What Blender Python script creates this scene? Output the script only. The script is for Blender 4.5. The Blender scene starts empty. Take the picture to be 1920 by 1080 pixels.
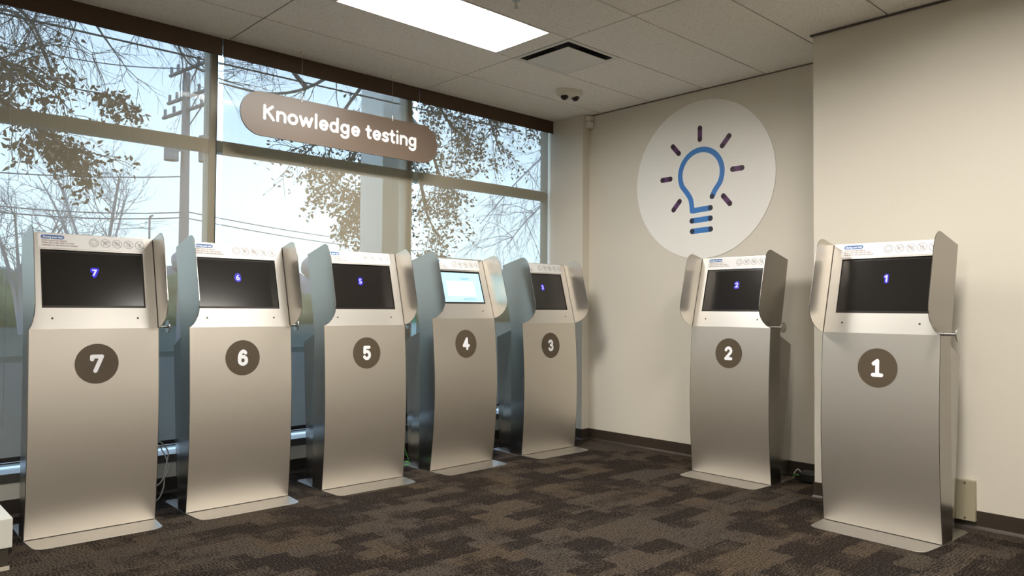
import bpy, bmesh, math, random
from mathutils import Vector, Matrix
PI = math.pi
scene = bpy.context.scene
COL = scene.collection

# ------------------------------------------------------------------ camera
F_PX, CAM = 1405.22, Vector((-4.956, -4.3126, 1.1331))
yaw, pitch, roll = 0.8185, 0.0264, 0.0067
fw = Vector((math.cos(yaw)*math.cos(pitch), math.sin(yaw)*math.cos(pitch), math.sin(pitch)))
r_ = fw.cross(Vector((0, 0, 1))).normalized(); u_ = r_.cross(fw)
RT = math.cos(roll)*r_ + math.sin(roll)*u_
UP = -math.sin(roll)*r_ + math.cos(roll)*u_
cam_data = bpy.data.cameras.new('camera'); cam = bpy.data.objects.new('camera', cam_data); COL.objects.link(cam)
cam_data.sensor_width = 36.0; cam_data.lens = F_PX*36/1920; cam_data.clip_start = .05; cam_data.clip_end = 500
M = Matrix((RT, UP, -fw)).transposed().to_4x4(); M.translation = CAM
cam.matrix_world = M
scene.camera = cam

def at(px, py, Y):
    """world point on the plane y=Y along the sight line of a photo pixel"""
    d = fw + (px-960)/F_PX*RT - (py-540)/F_PX*UP
    return CAM + d*((Y-CAM.y)/d.y)

# ------------------------------------------------------------------ materials
def mat(name, col=(.8, .8, .8), rough=.5, metal=0., spec=.5, emit=None, estr=0., aniso=0., coat=0.):
    m = bpy.data.materials.new(name); m.use_nodes = True
    b = m.node_tree.nodes['Principled BSDF']
    b.inputs['Base Color'].default_value = (*col, 1)
    b.inputs['Roughness'].default_value = rough
    b.inputs['Metallic'].default_value = metal
    b.inputs['Specular IOR Level'].default_value = spec
    if aniso: b.inputs['Anisotropic'].default_value = aniso
    if coat: b.inputs['Coat Weight'].default_value = coat; b.inputs['Coat Roughness'].default_value = .06
    if emit:
        b.inputs['Emission Color'].default_value = (*emit, 1); b.inputs['Emission Strength'].default_value = estr
    return m
def nt(m): return m.node_tree, m.node_tree.nodes, m.node_tree.links, m.node_tree.nodes['Principled BSDF']
def node(N, t, **kw):
    n = N.new(t)
    for k, v in kw.items():
        if k.startswith('_'): setattr(n, k[1:], v)
        else: n.inputs[k].default_value = v
    return n
def math_n(N, L, op, a, b=None, clamp=False):
    n = N.new('ShaderNodeMath'); n.operation = op; n.use_clamp = clamp
    for i, v in enumerate((a, b)):
        if v is None: continue
        if isinstance(v, (int, float)): n.inputs[i].default_value = v
        else: L.new(v, n.inputs[i])
    return n.outputs[0]
def mix_col(N, L, fac, a, b, blend='MIX'):
    n = N.new('ShaderNodeMix'); n.data_type = 'RGBA'; n.blend_type = blend
    for i, v in ((0, fac), (6, a), (7, b)):
        if isinstance(v, (int, float)): n.inputs[i].default_value = v
        elif isinstance(v, tuple): n.inputs[i].default_value = (*v, 1)
        else: L.new(v, n.inputs[i])
    return n.outputs[2]

def noisy(m, scale=40, amt=.06, bump=.0, stretch=(1, 1, 1), detail=3):
    """slight procedural tone variation and bump on a material"""
    t, N, L, b = nt(m)
    tc = N.new('ShaderNodeTexCoord'); mp = node(N, 'ShaderNodeMapping', Scale=stretch)
    L.new(tc.outputs['Object'], mp.inputs[0])
    no = node(N, 'ShaderNodeTexNoise', Scale=scale, Detail=detail); L.new(mp.outputs[0], no.inputs[0])
    c = tuple(b.inputs['Base Color'].default_value)[:3]
    lo = tuple(max(0, v*(1-amt)) for v in c); hi = tuple(min(1, v*(1+amt)) for v in c)
    L.new(mix_col(N, L, no.outputs[0], lo, hi), b.inputs['Base Color'])
    if bump:
        bp = node(N, 'ShaderNodeBump', Strength=bump, Distance=.004); L.new(no.outputs[0], bp.inputs['Height'])
        L.new(bp.outputs[0], b.inputs['Normal'])
    return m

MAT = {}
MAT['wall'] = noisy(mat('cream_paint', (.69, .645, .555), .62), 90, .02, .05)
MAT['disc'] = noisy(mat('white_vinyl', (.90, .885, .84), .45), 60, .01)
MAT['base'] = noisy(mat('brown_rubber', (.040, .029, .020), .42), 30, .1)
MAT['valance'] = noisy(mat('bronze_valance', (.055, .028, .010), .45), 50, .08, .03, (1, 1, 30))
MAT['frame'] = noisy(mat('window_frame', (.56, .51, .41), .45), 30, .05)
MAT['frame_dark'] = noisy(mat('dark_sill', (.075, .068, .058), .5), 30, .1)
MAT['cap'] = noisy(mat('mullion_cap_metal', (.16, .16, .14), .35, .6), 30, .1)
MAT['bar_dark'] = noisy(mat('shade_bar', (.02, .017, .014), .5), 30, .1)
MAT['alu'] = noisy(mat('aluminium', (.55, .56, .55), .35, 1.), 30, .05)
MAT['white_plastic'] = noisy(mat('white_plastic', (.72, .68, .58), .4), 40, .02)
MAT['white_metal'] = noisy(mat('white_enamel', (.78, .76, .72), .35), 40, .02)
MAT['tbar'] = mat('ceiling_gap', (.16, .14, .11), .7)
MAT['black'] = mat('black_plastic', (.012, .011, .010), .3)
MAT['lens'] = mat('lens_glass', (.02, .006, .005), .06)
MAT['dark_void'] = noisy(mat('dark_duct', (.02, .018, .016), .6), 20, .3)
MAT['beige_box'] = noisy(mat('olive_beige_cover', (.36, .32, .22), .45), 30, .04)
MAT['screw'] = mat('screw', (.5, .47, .4), .3, 1.)
MAT['screw_dark'] = mat('screw_hole', (.05, .032, .012), .4)
MAT['sign'] = noisy(mat('brown_sign', (.150, .112, .085), .36), 40, .03)
MAT['letter'] = mat('white_letter', (.92, .94, .98), .45)
MAT['badge'] = noisy(mat('badge_brown', (.088, .066, .042), .38), 40, .03)
MAT['bulb_blue'] = mat('vinyl_blue', (.045, .20, .56), .4)
MAT['vinyl_navy'] = mat('vinyl_navy', (.012, .025, .055), .4)
MAT['vinyl_purple'] = mat('vinyl_purple', (.10, .028, .115), .4)
MAT['vinyl_plum'] = mat('vinyl_plum', (.030, .004, .020), .4)
MAT['sticker'] = mat('sticker', (.82, .82, .82), .4)
MAT['pill'] = mat('sticker_blue', (.07, .17, .40), .4)
MAT['ink'] = mat('sticker_ink', (.25, .22, .22), .5)
MAT['ink_red'] = mat('sticker_text_ink', (.30, .20, .16), .5)
MAT['screen'] = mat('dark_display', (.012, .0105, .0095), .16, 0, .6)
MAT['bezel'] = mat('bezel', (.010, .006, .004), .35)
MAT['num_glow'] = mat('display_blue', (0, 0, 0), .4, emit=(.012, .0, .62), estr=1.0)
MAT['num_white'] = mat('display_white', (0, 0, 0), .4, emit=(.62, .60, 1.), estr=1.3)
MAT['page'] = mat('display_page', (.02, .02, .02), .15, emit=(.52, .86, .98), estr=1.35)
MAT['page_white'] = mat('display_panel', (.02, .02, .02), .15, emit=(.80, .98, 1.), estr=1.5)
MAT['page_ink'] = mat('display_ink', (.02, .02, .02), .15, emit=(.30, .55, .66), estr=1.0)
MAT['cable_white'] = mat('white_cable', (.62, .60, .54), .45)
MAT['cable_green'] = mat('green_cable', (.09, .40, .07), .45)
MAT['bench'] = noisy(mat('bench_white', (.74, .73, .66), .45), 30, .02)
MAT['bench_dark'] = noisy(mat('bench_plinth', (.05, .042, .03), .5), 30, .1)

def steel(name, col, rough, grain, metal=1.):
    m = mat(name, col, rough, metal)
    t, N, L, b = nt(m)
    tc = N.new('ShaderNodeTexCoord'); mp = node(N, 'ShaderNodeMapping', Scale=grain)
    L.new(tc.outputs['Object'], mp.inputs[0])
    no = node(N, 'ShaderNodeTexNoise', Scale=6., Detail=4.); L.new(mp.outputs[0], no.inputs[0])
    rr = node(N, 'ShaderNodeMapRange'); rr.inputs['To Min'].default_value = rough*.96; rr.inputs['To Max'].default_value = rough*1.04
    L.new(no.outputs[0], rr.inputs['Value']); L.new(rr.outputs[0], b.inputs['Roughness'])
    lo = tuple(v*.985 for v in col); hi = tuple(min(1, v*1.015) for v in col)
    L.new(mix_col(N, L, no.outputs[0], lo, hi), b.inputs['Base Color'])
    return m
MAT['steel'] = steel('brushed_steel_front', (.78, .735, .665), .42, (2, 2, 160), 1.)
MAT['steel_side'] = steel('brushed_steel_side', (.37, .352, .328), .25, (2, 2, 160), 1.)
MAT['steel_base'] = steel('satin_steel_base', (.56, .535, .495), .38, (160, 2, 2), 1.)
MAT['steel_wing'] = steel('satin_steel_wing', (.60, .555, .49), .31, (160, 2, 2), .88)
MAT['steel_face'] = steel('satin_steel_face', (.66, .64, .60), .42, (160, 2, 2), .85)

# carpet ----------------------------------------------------------------
def carpet():
    m = mat('carpet_tile', (.05, .04, .03), .95, spec=.1)
    t, N, L, b = nt(m)
    tc = N.new('ShaderNodeTexCoord')
    warp = node(N, 'ShaderNodeTexNoise', Scale=22., Detail=2.); L.new(tc.outputs['Object'], warp.inputs[0])
    wv = N.new('ShaderNodeVectorMath'); wv.operation = 'MULTIPLY_ADD'
    L.new(warp.outputs['Color'], wv.inputs[0]); wv.inputs[1].default_value = (.045, .045, 0); L.new(tc.outputs['Object'], wv.inputs[2])
    def brick(w, h, off, seed, rot=0.):
        mp = node(N, 'ShaderNodeMapping'); mp.inputs['Location'].default_value = (seed, seed*.37, 0); mp.inputs['Rotation'].default_value = (0, 0, rot)
        L.new(wv.outputs[0], mp.inputs[0])
        bk = node(N, 'ShaderNodeTexBrick'); bk.offset = off; bk.squash = 1
        bk.inputs['Scale'].default_value = 1; bk.inputs['Brick Width'].default_value = w; bk.inputs['Row Height'].default_value = h
        bk.inputs['Mortar Size'].default_value = 0; bk.inputs['Color1'].default_value = (0, 0, 0, 1); bk.inputs['Color2'].default_value = (1, 1, 1, 1)
        L.new(mp.outputs[0], bk.inputs[0]); return bk.outputs['Color']
    a = brick(.23, .115, .37, .0); c = brick(.17, .21, .43, 3.3, PI/2); d = brick(.5, .5, .5, 7.1)
    s = math_n(N, L, 'ADD', math_n(N, L, 'MULTIPLY', a, .5), math_n(N, L, 'MULTIPLY', c, .36))
    s = math_n(N, L, 'ADD', s, math_n(N, L, 'MULTIPLY', d, .14))
    blot = node(N, 'ShaderNodeTexNoise', Scale=9., Detail=3.); L.new(tc.outputs['Object'], blot.inputs[0])
    s = math_n(N, L, 'ADD', s, math_n(N, L, 'MULTIPLY', math_n(N, L, 'SUBTRACT', blot.outputs[0], .5), .55))
    rp = node(N, 'ShaderNodeMapRange'); rp.interpolation_type = 'SMOOTHSTEP'
    rp.inputs['From Min'].default_value = .30; rp.inputs['From Max'].default_value = .68; L.new(s, rp.inputs['Value'])
    # tufted loops: rows of dots running along x or along y by patch, each loop dark or pale
    sp = N.new('ShaderNodeSeparateXYZ'); L.new(wv.outputs[0], sp.inputs[0])
    def sinw(o, f): return math_n(N, L, 'SINE', math_n(N, L, 'MULTIPLY', o, f))
    wx = sinw(sp.outputs[0], 2*PI/.0165); wy = sinw(sp.outputs[1], 2*PI/.0165)
    fx = sinw(sp.outputs[0], 2*PI/.0095); fy = sinw(sp.outputs[1], 2*PI/.0095)
    la = math_n(N, L, 'ADD', wx, math_n(N, L, 'MULTIPLY', fy, .6)); lb = math_n(N, L, 'ADD', wy, math_n(N, L, 'MULTIPLY', fx, .6))
    sel = math_n(N, L, 'GREATER_THAN', brick(.27, .2, .31, 5.7), .5)
    mx = N.new('ShaderNodeMix'); L.new(sel, mx.inputs[0]); L.new(la, mx.inputs[2]); L.new(lb, mx.inputs[3])
    fine = node(N, 'ShaderNodeTexNoise', Scale=230., Detail=1.); L.new(tc.outputs['Object'], fine.inputs[0])
    mid = node(N, 'ShaderNodeTexNoise', Scale=95., Detail=1.); L.new(tc.outputs['Object'], mid.inputs[0])
    w = math_n(N, L, 'ADD', math_n(N, L, 'MULTIPLY', mx.outputs[0], .16), math_n(N, L, 'MULTIPLY', math_n(N, L, 'SUBTRACT', fine.outputs[0], .5), 1.5))
    w = math_n(N, L, 'ADD', w, math_n(N, L, 'MULTIPLY', math_n(N, L, 'SUBTRACT', mid.outputs[0], .5), 1.5))
    v = math_n(N, L, 'ADD', math_n(N, L, 'MULTIPLY', rp.outputs[0], .38), w)
    q = node(N, 'ShaderNodeMapRange'); q.interpolation_type = 'SMOOTHSTEP'
    q.inputs['From Min'].default_value = .04; q.inputs['From Max'].default_value = .52; L.new(v, q.inputs['Value'])
    tint = mix_col(N, L, brick(.33, .27, .4, 9.3), (.082, .061, .040), (.070, .058, .046))
    L.new(mix_col(N, L, q.outputs[0], (.0105, .0072, .0060), tint), b.inputs['Base Color'])
    bp = node(N, 'ShaderNodeBump', Strength=.6, Distance=.004); L.new(w, bp.inputs['Height']); L.new(bp.outputs[0], b.inputs['Normal'])
    return m
MAT['carpet'] = carpet()

def ceiling_mat():
    m = mat('mineral_tile', (.60, .55, .47), .9, spec=.2)
    t, N, L, b = nt(m)
    tc = N.new('ShaderNodeTexCoord')
    n1 = node(N, 'ShaderNodeTexNoise', Scale=150., Detail=2.); L.new(tc.outputs['Object'], n1.inputs[0])
    rp = node(N, 'ShaderNodeMapRange'); rp.inputs['From Min'].default_value = .60; rp.inputs['From Max'].default_value = .68
    L.new(n1.outputs[0], rp.inputs['Value'])
    n2 = node(N, 'ShaderNodeTexNoise', Scale=45., Detail=3.); L.new(tc.outputs['Object'], n2.inputs[0])
    base = mix_col(N, L, n2.outputs[0], (.88, .85, .79), (.94, .91, .85))
    L.new(mix_col(N, L, rp.outputs[0], base, (.60, .56, .49)), b.inputs['Base Color'])
    return m
MAT['ceiling'] = ceiling_mat()

def shade_mat():
    """woven solar-screen cloth: open weave lets part of the view through"""
    m = bpy.data.materials.new('solar_screen_cloth'); m.use_nodes = True
    N, L = m.node_tree.nodes, m.node_tree.links
    for n in list(N): N.remove(n)
    out = N.new('ShaderNodeOutputMaterial'); tr = N.new('ShaderNodeBsdfTransparent'); df = N.new('ShaderNodeBsdfDiffuse'); tl = N.new('ShaderNodeBsdfTranslucent')
    tr.inputs[0].default_value = (1, 1, 1, 1)
    tc = N.new('ShaderNodeTexCoord'); mp = node(N, 'ShaderNodeMapping', Scale=(1, 1, .02)); L.new(tc.outputs['Object'], mp.inputs[0])
    no = node(N, 'ShaderNodeTexNoise', Scale=120., Detail=2.); L.new(mp.outputs[0], no.inputs[0])
    L.new(mix_col(N, L, no.outputs[0], SHADE_LO, SHADE_HI), df.inputs[0])
    tl.inputs[0].default_value = (.34, .33, .30, 1)
    m1 = N.new('ShaderNodeMixShader'); m1.inputs[0].default_value = .008; L.new(df.outputs[0], m1.inputs[1]); L.new(tl.outputs[0], m1.inputs[2])
    ge = N.new('ShaderNodeNewGeometry'); dt = N.new('ShaderNodeVectorMath'); dt.operation = 'DOT_PRODUCT'
    L.new(ge.outputs['Normal'], dt.inputs[0]); L.new(ge.outputs['Incoming'], dt.inputs[1])
    ca = math_n(N, L, 'ABSOLUTE', dt.outputs['Value']); rp = node(N, 'ShaderNodeMapRange'); rp.interpolation_type = 'SMOOTHSTEP'
    rp.inputs['From Min'].default_value = .10; rp.inputs['From Max'].default_value = .80; rp.inputs['To Max'].default_value = SHADE_OPEN; L.new(ca, rp.inputs['Value'])
    m2 = N.new('ShaderNodeMixShader'); L.new(rp.outputs[0], m2.inputs[0]); L.new(m1.outputs[0], m2.inputs[1]); L.new(tr.outputs[0], m2.inputs[2])
    L.new(m2.outputs[0], out.inputs[0]); return m
SHADE_LO, SHADE_HI, SHADE_OPEN = (.30, .265, .19), (.34, .30, .22), .27
MAT['shade'] = shade_mat()

def glass_mat():
    m = bpy.data.materials.new('window_glass'); m.use_nodes = True
    N, L = m.node_tree.nodes, m.node_tree.links
    for n in list(N): N.remove(n)
    out = N.new('ShaderNodeOutputMaterial'); tr = N.new('ShaderNodeBsdfTransparent'); gl = N.new('ShaderNodeBsdfGlossy')
    tr.inputs[0].default_value = (.93, .965, .96, 1); gl.inputs['Roughness'].default_value = .02
    mx = N.new('ShaderNodeMixShader')
    ge = N.new('ShaderNodeNewGeometry'); dt = N.new('ShaderNodeVectorMath'); dt.operation = 'DOT_PRODUCT'
    L.new(ge.outputs['Normal'], dt.inputs[0]); L.new(ge.outputs['Incoming'], dt.inputs[1])
    gr = math_n(N, L, 'POWER', math_n(N, L, 'SUBTRACT', 1., math_n(N, L, 'ABSOLUTE', dt.outputs['Value']), True), 5.)
    fz = math_n(N, L, 'MULTIPLY_ADD', gr, .9); fz.node.inputs[2].default_value = .035
    L.new(fz, mx.inputs[0]); L.new(tr.outputs[0], mx.inputs[1]); L.new(gl.outputs[0], mx.inputs[2]); L.new(mx.outputs[0], out.inputs[0]); return m
MAT['glass'] = glass_mat()
MAT['tube_light'] = mat('troffer_diffuser', (.9, .9, .9), .5, emit=(1., .95, .88), estr=60.0)
MAT['bark'] = noisy(mat('bark', (.10, .085, .075), .9), 30, .3)
MAT['bark_far'] = noisy(mat('hazed_bark', (.42, .40, .42), .9), 30, .2)  # bark colour lightened to carry the haze over farther trees
MAT['leaf'] = noisy(mat('oak_leaf', (.12, .085, .05), .8), 3, .35)
MAT['hedge'] = noisy(mat('hedge_leaf', (.075, .125, .06), .9), 2, .4)
MAT['treeline'] = noisy(mat('hazed_far_grey', (.24, .25, .28), .9), .6, .15)  # haze of distance is put into this pale grey-blue colour
MAT['asphalt'] = noisy(mat('wet_asphalt', (.030, .038, .031), .85), 3, .15)
MAT['lawn'] = noisy(mat('dull_lawn', (.034, .052, .036), .95), 2, .2)
MAT['walk'] = noisy(mat('pale_concrete', (.40, .41, .43), .8), 60, .2)
MAT['kerb'] = noisy(mat('kerb_concrete', (.085, .12, .11), .8), 30, .1)
MAT['pillar'] = noisy(mat('column_render', (.80, .78, .70), .8), 20, .04)
MAT['pole'] = noisy(mat('hazed_timber', (.30, .28, .29), .9), 20, .2)  # timber painted paler to imitate outdoor haze
MAT['wire'] = mat('wire', (.20, .20, .23), .6)

# ------------------------------------------------------------------ mesh helpers
class MB:
    """collects faces for ONE mesh object"""
    def __init__(s): s.v = []; s.f = []
    def add(s, vs, fs):
        o = len(s.v); s.v += [tuple(p) for p in vs]; s.f += [tuple(i+o for i in f) for f in fs]; return s
    def box(s, x0, x1, y0, y1, z0, z1):
        return s.add([(x0, y0, z0), (x1, y0, z0), (x1, y1, z0), (x0, y1, z0), (x0, y0, z1), (x1, y0, z1), (x1, y1, z1), (x0, y1, z1)],
                     [(0, 3, 2, 1), (4, 5, 6, 7), (0, 1, 5, 4), (1, 2, 6, 5), (2, 3, 7, 6), (3, 0, 4, 7)])
    def tube(s, pts, r, n=8, cap=True, r1=None):
        pts = [Vector(p) for p in pts]; k = len(pts)
        rings = []
        for i, p in enumerate(pts):
            t = (pts[min(i+1, k-1)]-pts[max(i-1, 0)]).normalized()
            a = t.cross(Vector((0, 0, 1)))
            if a.length < .05: a = t.cross(Vector((0, 1, 0)))
            a.normalize(); b = t.cross(a)
            rr = r if r1 is None else r+(r1-r)*i/max(1, k-1)
            rings.append([p+a*rr*math.cos(2*PI*j/n)+b*rr*math.sin(2*PI*j/n) for j in range(n)])
        vs = [q for ring in rings for q in ring]; fs = []
        for i in range(k-1):
            for j in range(n):
                fs.append((i*n+j, (i+1)*n+j, (i+1)*n+(j+1) % n, i*n+(j+1) % n))
        if cap: fs += [tuple(range(n)), tuple(reversed(range((k-1)*n, k*n)))]
        return s.add(vs, fs)
    def poly(s, pts): return s.add(pts, [tuple(range(len(pts)))])
    def prism(s, pts, off):
        """closed prism: outline pts (planar) swept by vector off"""
        n = len(pts); off = Vector(off); a = [Vector(p) for p in pts]; b = [p+off for p in a]
        fs = [tuple(reversed(range(n))), tuple(range(n, 2*n))]+[(i, (i+1) % n, n+(i+1) % n, n+i) for i in range(n)]
        return s.add(a+b, fs)
    def build(s, name, m, parent=None, smooth=None, bevel=0., solid=None, loc=None):
        me = bpy.data.meshes.new(name); me.from_pydata(s.v, [], s.f); me.materials.append(m)
        bm = bmesh.new(); bm.from_mesh(me); bmesh.ops.recalc_face_normals(bm, faces=bm.faces); bm.to_mesh(me); bm.free()
        o = bpy.data.objects.new(name, me); COL.objects.link(o)
        if parent: o.parent = parent
        if loc: o.location = loc
        if solid:
            md = o.modifiers.new('thickness', 'SOLIDIFY'); md.thickness = solid; md.offset = -1
        if bevel:
            md = o.modifiers.new('bevel', 'BEVEL'); md.width = bevel; md.segments = 2; md.limit_method = 'ANGLE'
        if smooth:
            for p in me.polygons: p.use_smooth = True
            me.set_sharp_from_angle(angle=smooth)
        return o
def tag(o, label=None, cat=None, group=None, kind=None):
    if label: o['label'] = label
    if cat: o['category'] = cat
    if group: o['group'] = group
    if kind: o['kind'] = kind
    return o
def empty(name, loc, rz=0., **kw):
    o = bpy.data.objects.new(name, None); COL.objects.link(o); o.location = loc; o.rotation_euler = (0, 0, rz); o.empty_display_size = .1
    return tag(o, **kw)
def struct(o): o['kind'] = 'structure'; return o
def smooth_path(pts, n=6):
    P = [Vector(p) for p in pts]; P = [P[0]*2-P[1]]+P+[P[-1]*2-P[-2]]; out = []
    for i in range(1, len(P)-2):
        for j in range(n):
            t = j/n; a, b, c, d = P[i-1:i+3]
            out.append(.5*((2*b)+(c-a)*t+(2*a-5*b+4*c-d)*t*t+(3*b-a-3*c+d)*t**3))
    return out+[P[-2]]
def rrect(x0, x1, y0, y1, r, n=6):
    out = []
    for cx, cy, a0 in ((x1-r, y1-r, 0), (x0+r, y1-r, PI/2), (x0+r, y0+r, PI), (x1-r, y0+r, 3*PI/2)):
        out += [(cx+r*math.cos(a0+PI/2*k/n), cy+r*math.sin(a0+PI/2*k/n)) for k in range(n+1)]
    return out

# 2-D stroke lettering: returns (verts2d, faces) of round-ended strokes
def strokes2d(paths, w, res=3.2):
    """filled union of round-ended strokes: contour of the distance field on a fine grid"""
    segs = []
    for p in paths:
        if len(p) == 1: segs.append((p[0], p[0]))
        segs += [(a, b) for a, b in zip(p, p[1:])]
    h = w/res; r = w/2
    x0 = min(min(a[0], b[0]) for a, b in segs)-r-h; x1 = max(max(a[0], b[0]) for a, b in segs)+r+h
    y0 = min(min(a[1], b[1]) for a, b in segs)-r-h; y1 = max(max(a[1], b[1]) for a, b in segs)+r+h
    nx, ny = int((x1-x0)/h)+2, int((y1-y0)/h)+2
    D = {}
    for (ax, ay), (bx, by) in segs:
        dx, dy = bx-ax, by-ay; l2 = dx*dx+dy*dy
        i0 = max(0, int((min(ax, bx)-r-2*h-x0)/h)); i1 = min(nx, int((max(ax, bx)+r+2*h-x0)/h)+2)
        j0 = max(0, int((min(ay, by)-r-2*h-y0)/h)); j1 = min(ny, int((max(ay, by)+r+2*h-y0)/h)+2)
        for i in range(i0, i1):
            px = x0+i*h-ax
            for j in range(j0, j1):
                py = y0+j*h-ay
                t = 0 if l2 < 1e-14 else max(0, min(1, (px*dx+py*dy)/l2))
                d = math.hypot(px-t*dx, py-t*dy)-r
                if d < D.get((i, j), 9): D[i, j] = d
    V, Fc, ix = [], [], {}
    def vid(key, x, y):
        if key not in ix: ix[key] = len(V); V.append((x, y))
        return ix[key]
    BIG = h
    for i in range(nx-1):
        for j in range(ny-1):
            cs = ((i, j), (i+1, j), (i+1, j+1), (i, j+1)); ds = [D.get(c, BIG) for c in cs]
            if min(ds) >= 0: continue
            f = []
            for k in range(4):
                c, n_, d, e = cs[k], cs[(k+1) % 4], ds[k], ds[(k+1) % 4]
                if d < 0: f.append(vid(c, x0+c[0]*h, y0+c[1]*h))
                if (d < 0) != (e < 0):
                    t = d/(d-e); t = min(.98, max(.02, t)) 
                    f.append(vid((min(c, n_), max(c, n_)), x0+(c[0]+(n_[0]-c[0])*t)*h, y0+(c[1]+(n_[1]-c[1])*t)*h))
            if len(f) > 2: Fc.append(tuple(f))
    return V, Fc
def arc(cx, cy, rx, ry, a0, a1, n=14):
    return [(cx+rx*math.cos(math.radians(a0+(a1-a0)*k/n)), cy+ry*math.sin(math.radians(a0+(a1-a0)*k/n))) for k in range(n+1)]
def sm2(pts, n=6): return [(p.x, p.y) for p in smooth_path([(a, b, 0) for a, b in pts], n)]
DIGIT = {
    '1': [[(.13, .73), (.33, .89), (.33, .11)], [(.10, .11), (.56, .11)]],
    '2': [arc(.31, .67, .21, .22, 165, -35)+[(.10, .11), (.54, .11)]],
    '3': [arc(.30, .70, .20, .19, 155, -90), arc(.30, .32, .22, .21, 90, -155)],
    '4': [[(.42, .89), (.07, .36), (.60, .36)], [(.42, .89), (.42, .11)]],
    '5': [[(.50, .89), (.15, .89), (.13, .52)]+arc(.30, .36, .22, .25, 128, -150)],
    '6': [sm2([(.49, .80), (.42, .88), (.31, .89), (.19, .79), (.11, .58), (.10, .36)]), arc(.32, .34, .22, .23, 0, 360, 24)],
    '7': [[(.08, .74), (.08, .89), (.56, .89), (.24, .11)]],
}
GLYPH = {
    'K': (.80, [[(.10, .1), (.10, .9)], [(.58, .9), (.12, .48)], [(.26, .58), (.64, .1)]]),
    'n': (.70, [[(.10, .1), (.10, .64)], [(.10, .44)]+arc(.33, .44, .23, .20, 170, 0)+[(.56, .1)]]),
    'o': (.76, [arc(.36, .37, .26, .27, 0, 360, 24)]),
    'w': (1.0, [[(.08, .64), (.26, .1), (.46, .60), (.66, .1), (.84, .64)]]),
    'l': (.30, [[(.12, .1), (.12, .95)]]),
    'e': (.72, [[(.12, .37), (.58, .37)]+arc(.35, .37, .24, .27, 5, 318, 22)]),
    'd': (.76, [arc(.33, .37, .23, .27, 0, 360, 24), [(.57, .1), (.57, .95)]]),
    'g': (.76, [arc(.33, .39, .23, .25, 0, 360, 24), [(.57, .64), (.57, .02)]+arc(.33, .02, .24, .20, -5, -155)]),
    't': (.50, [[(.20, .86), (.20, .24)]+arc(.32, .24, .12, .14, 180, 290, 8), [(.06, .62), (.38, .62)]]),
    's': (.60, [sm2([(.48, .56), (.38, .63), (.24, .63), (.12, .54), (.16, .43), (.30, .37), (.44, .30), (.47, .19), (.36, .11), (.22, .11), (.09, .17)])]),
    'i': (.30, [[(.12, .1), (.12, .64)], [(.12, .90), (.12, .905)]]),
    ' ': (.36, []),
}
def text_mesh_2d(txt, size, weight=0.):
    """flat outlines of a text in the built-in font -> (verts, faces, width)"""
    cu = bpy.data.curves.new('txt', 'FONT'); cu.body = txt; cu.size = size; cu.resolution_u = 2; cu.offset = weight
    ob = bpy.data.objects.new('txt', cu); COL.objects.link(ob)
    dg = bpy.context.evaluated_depsgraph_get(); me = bpy.data.meshes.new_from_object(ob.evaluated_get(dg))
    V = [(v.co.x, v.co.y) for v in me.vertices]; Fc = [tuple(p.vertices) for p in me.polygons]
    bpy.data.objects.remove(ob); bpy.data.curves.remove(cu); bpy.data.meshes.remove(me)
    w = max((p[0] for p in V), default=0)
    return V, Fc, w

# ------------------------------------------------------------------ room shell
H = 2.817
WX0, RY0 = -9.2, -8.6            # far ends of the room behind and beside the camera
COLX, COLY = -.5003, -2.2403     # face and edge of the wall that steps forward on the right
WY = .44                         # inner face of the window wall
X_TILE, Y_TILE, SX, SY = -1.5309, -.6492, 1.524, .508

o = struct(MB().box(WX0, .3, RY0, .6, -.12, 0).build('floor', MAT['carpet']))
struct(MB().box(0, .18, -2.60, .44, -.1, H+.1).build('wall_back', MAT['wall']))
struct(MB().box(COLX, .0, RY0, COLY, -.1, H+.1).build('wall_right', MAT['wall']))
struct(MB().box(-.0896, 0, 0, .44, -.1, H+.1).box(-.03, .18, .44, .485, -.1, H+.1).build('wall_corner', MAT['wall']))
struct(MB().box(WX0-.18, WX0, RY0, .62, -.1, H+.1).build('wall_west', MAT['wall']))
struct(MB().box(WX0, .0, RY0-.18, RY0, -.1, H+.1).build('wall_rear', MAT['wall']))
# window wall: sill wall, lintel over the valances and the solid stretch far left
m = MB().box(WX0, -.0896, WY, .62, -.1, .188).box(-.0896, .10, .485, .62, -.1, .188).box(WX0, .10, .485, .62, 2.853, H+.25).box(WX0, -.0896, .4665, .48, H+.003, H+.2).box(WX0, -6.16, WY, .62, .188, 2.74)
struct(m.build('wall_left', MAT['wall']))

# ceiling: rectangular mineral tiles with a shadow gap between them, dark runners above
LIGHT_CELLS = set(); VENT_CELL = None
def cell(ix, iy): return (X_TILE+ix*SX, Y_TILE-iy*SY)   # left x, window-side y
lights_at = [(-1, 0), (-1, 5), (-3, 5), (-1, 11), (-3, 10), (-5, 6)]
G = .0045
mb = MB()
def slab(x0, x1, y0, y1):
    if x1-x0 < .02 or y1-y0 < .02: return
    mb.box(x0, x1, y0, y1, H, H+.014)
for ix in range(-6, 2):
    for iy in range(-3, 17):
        x0, y1 = cell(ix, iy); x1, y0 = x0+SX, y1-SY
        xa, xb, ya, yb = max(x0, WX0)+G, min(x1, .0)-G, max(y0, RY0)+G, min(y1, .47)-G
        if (ix, iy) in lights_at:
            slab(xa, x0+.168-G, ya, yb); slab(x1-.156+G, xb, ya, yb)
        elif (ix, iy) == (0, 0):
            slab(x0+.508+G, xb, ya, yb)
        else: slab(xa, xb, ya, yb)
ceil_o = struct(mb.build('ceiling', MAT['ceiling'], bevel=.0015))
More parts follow.
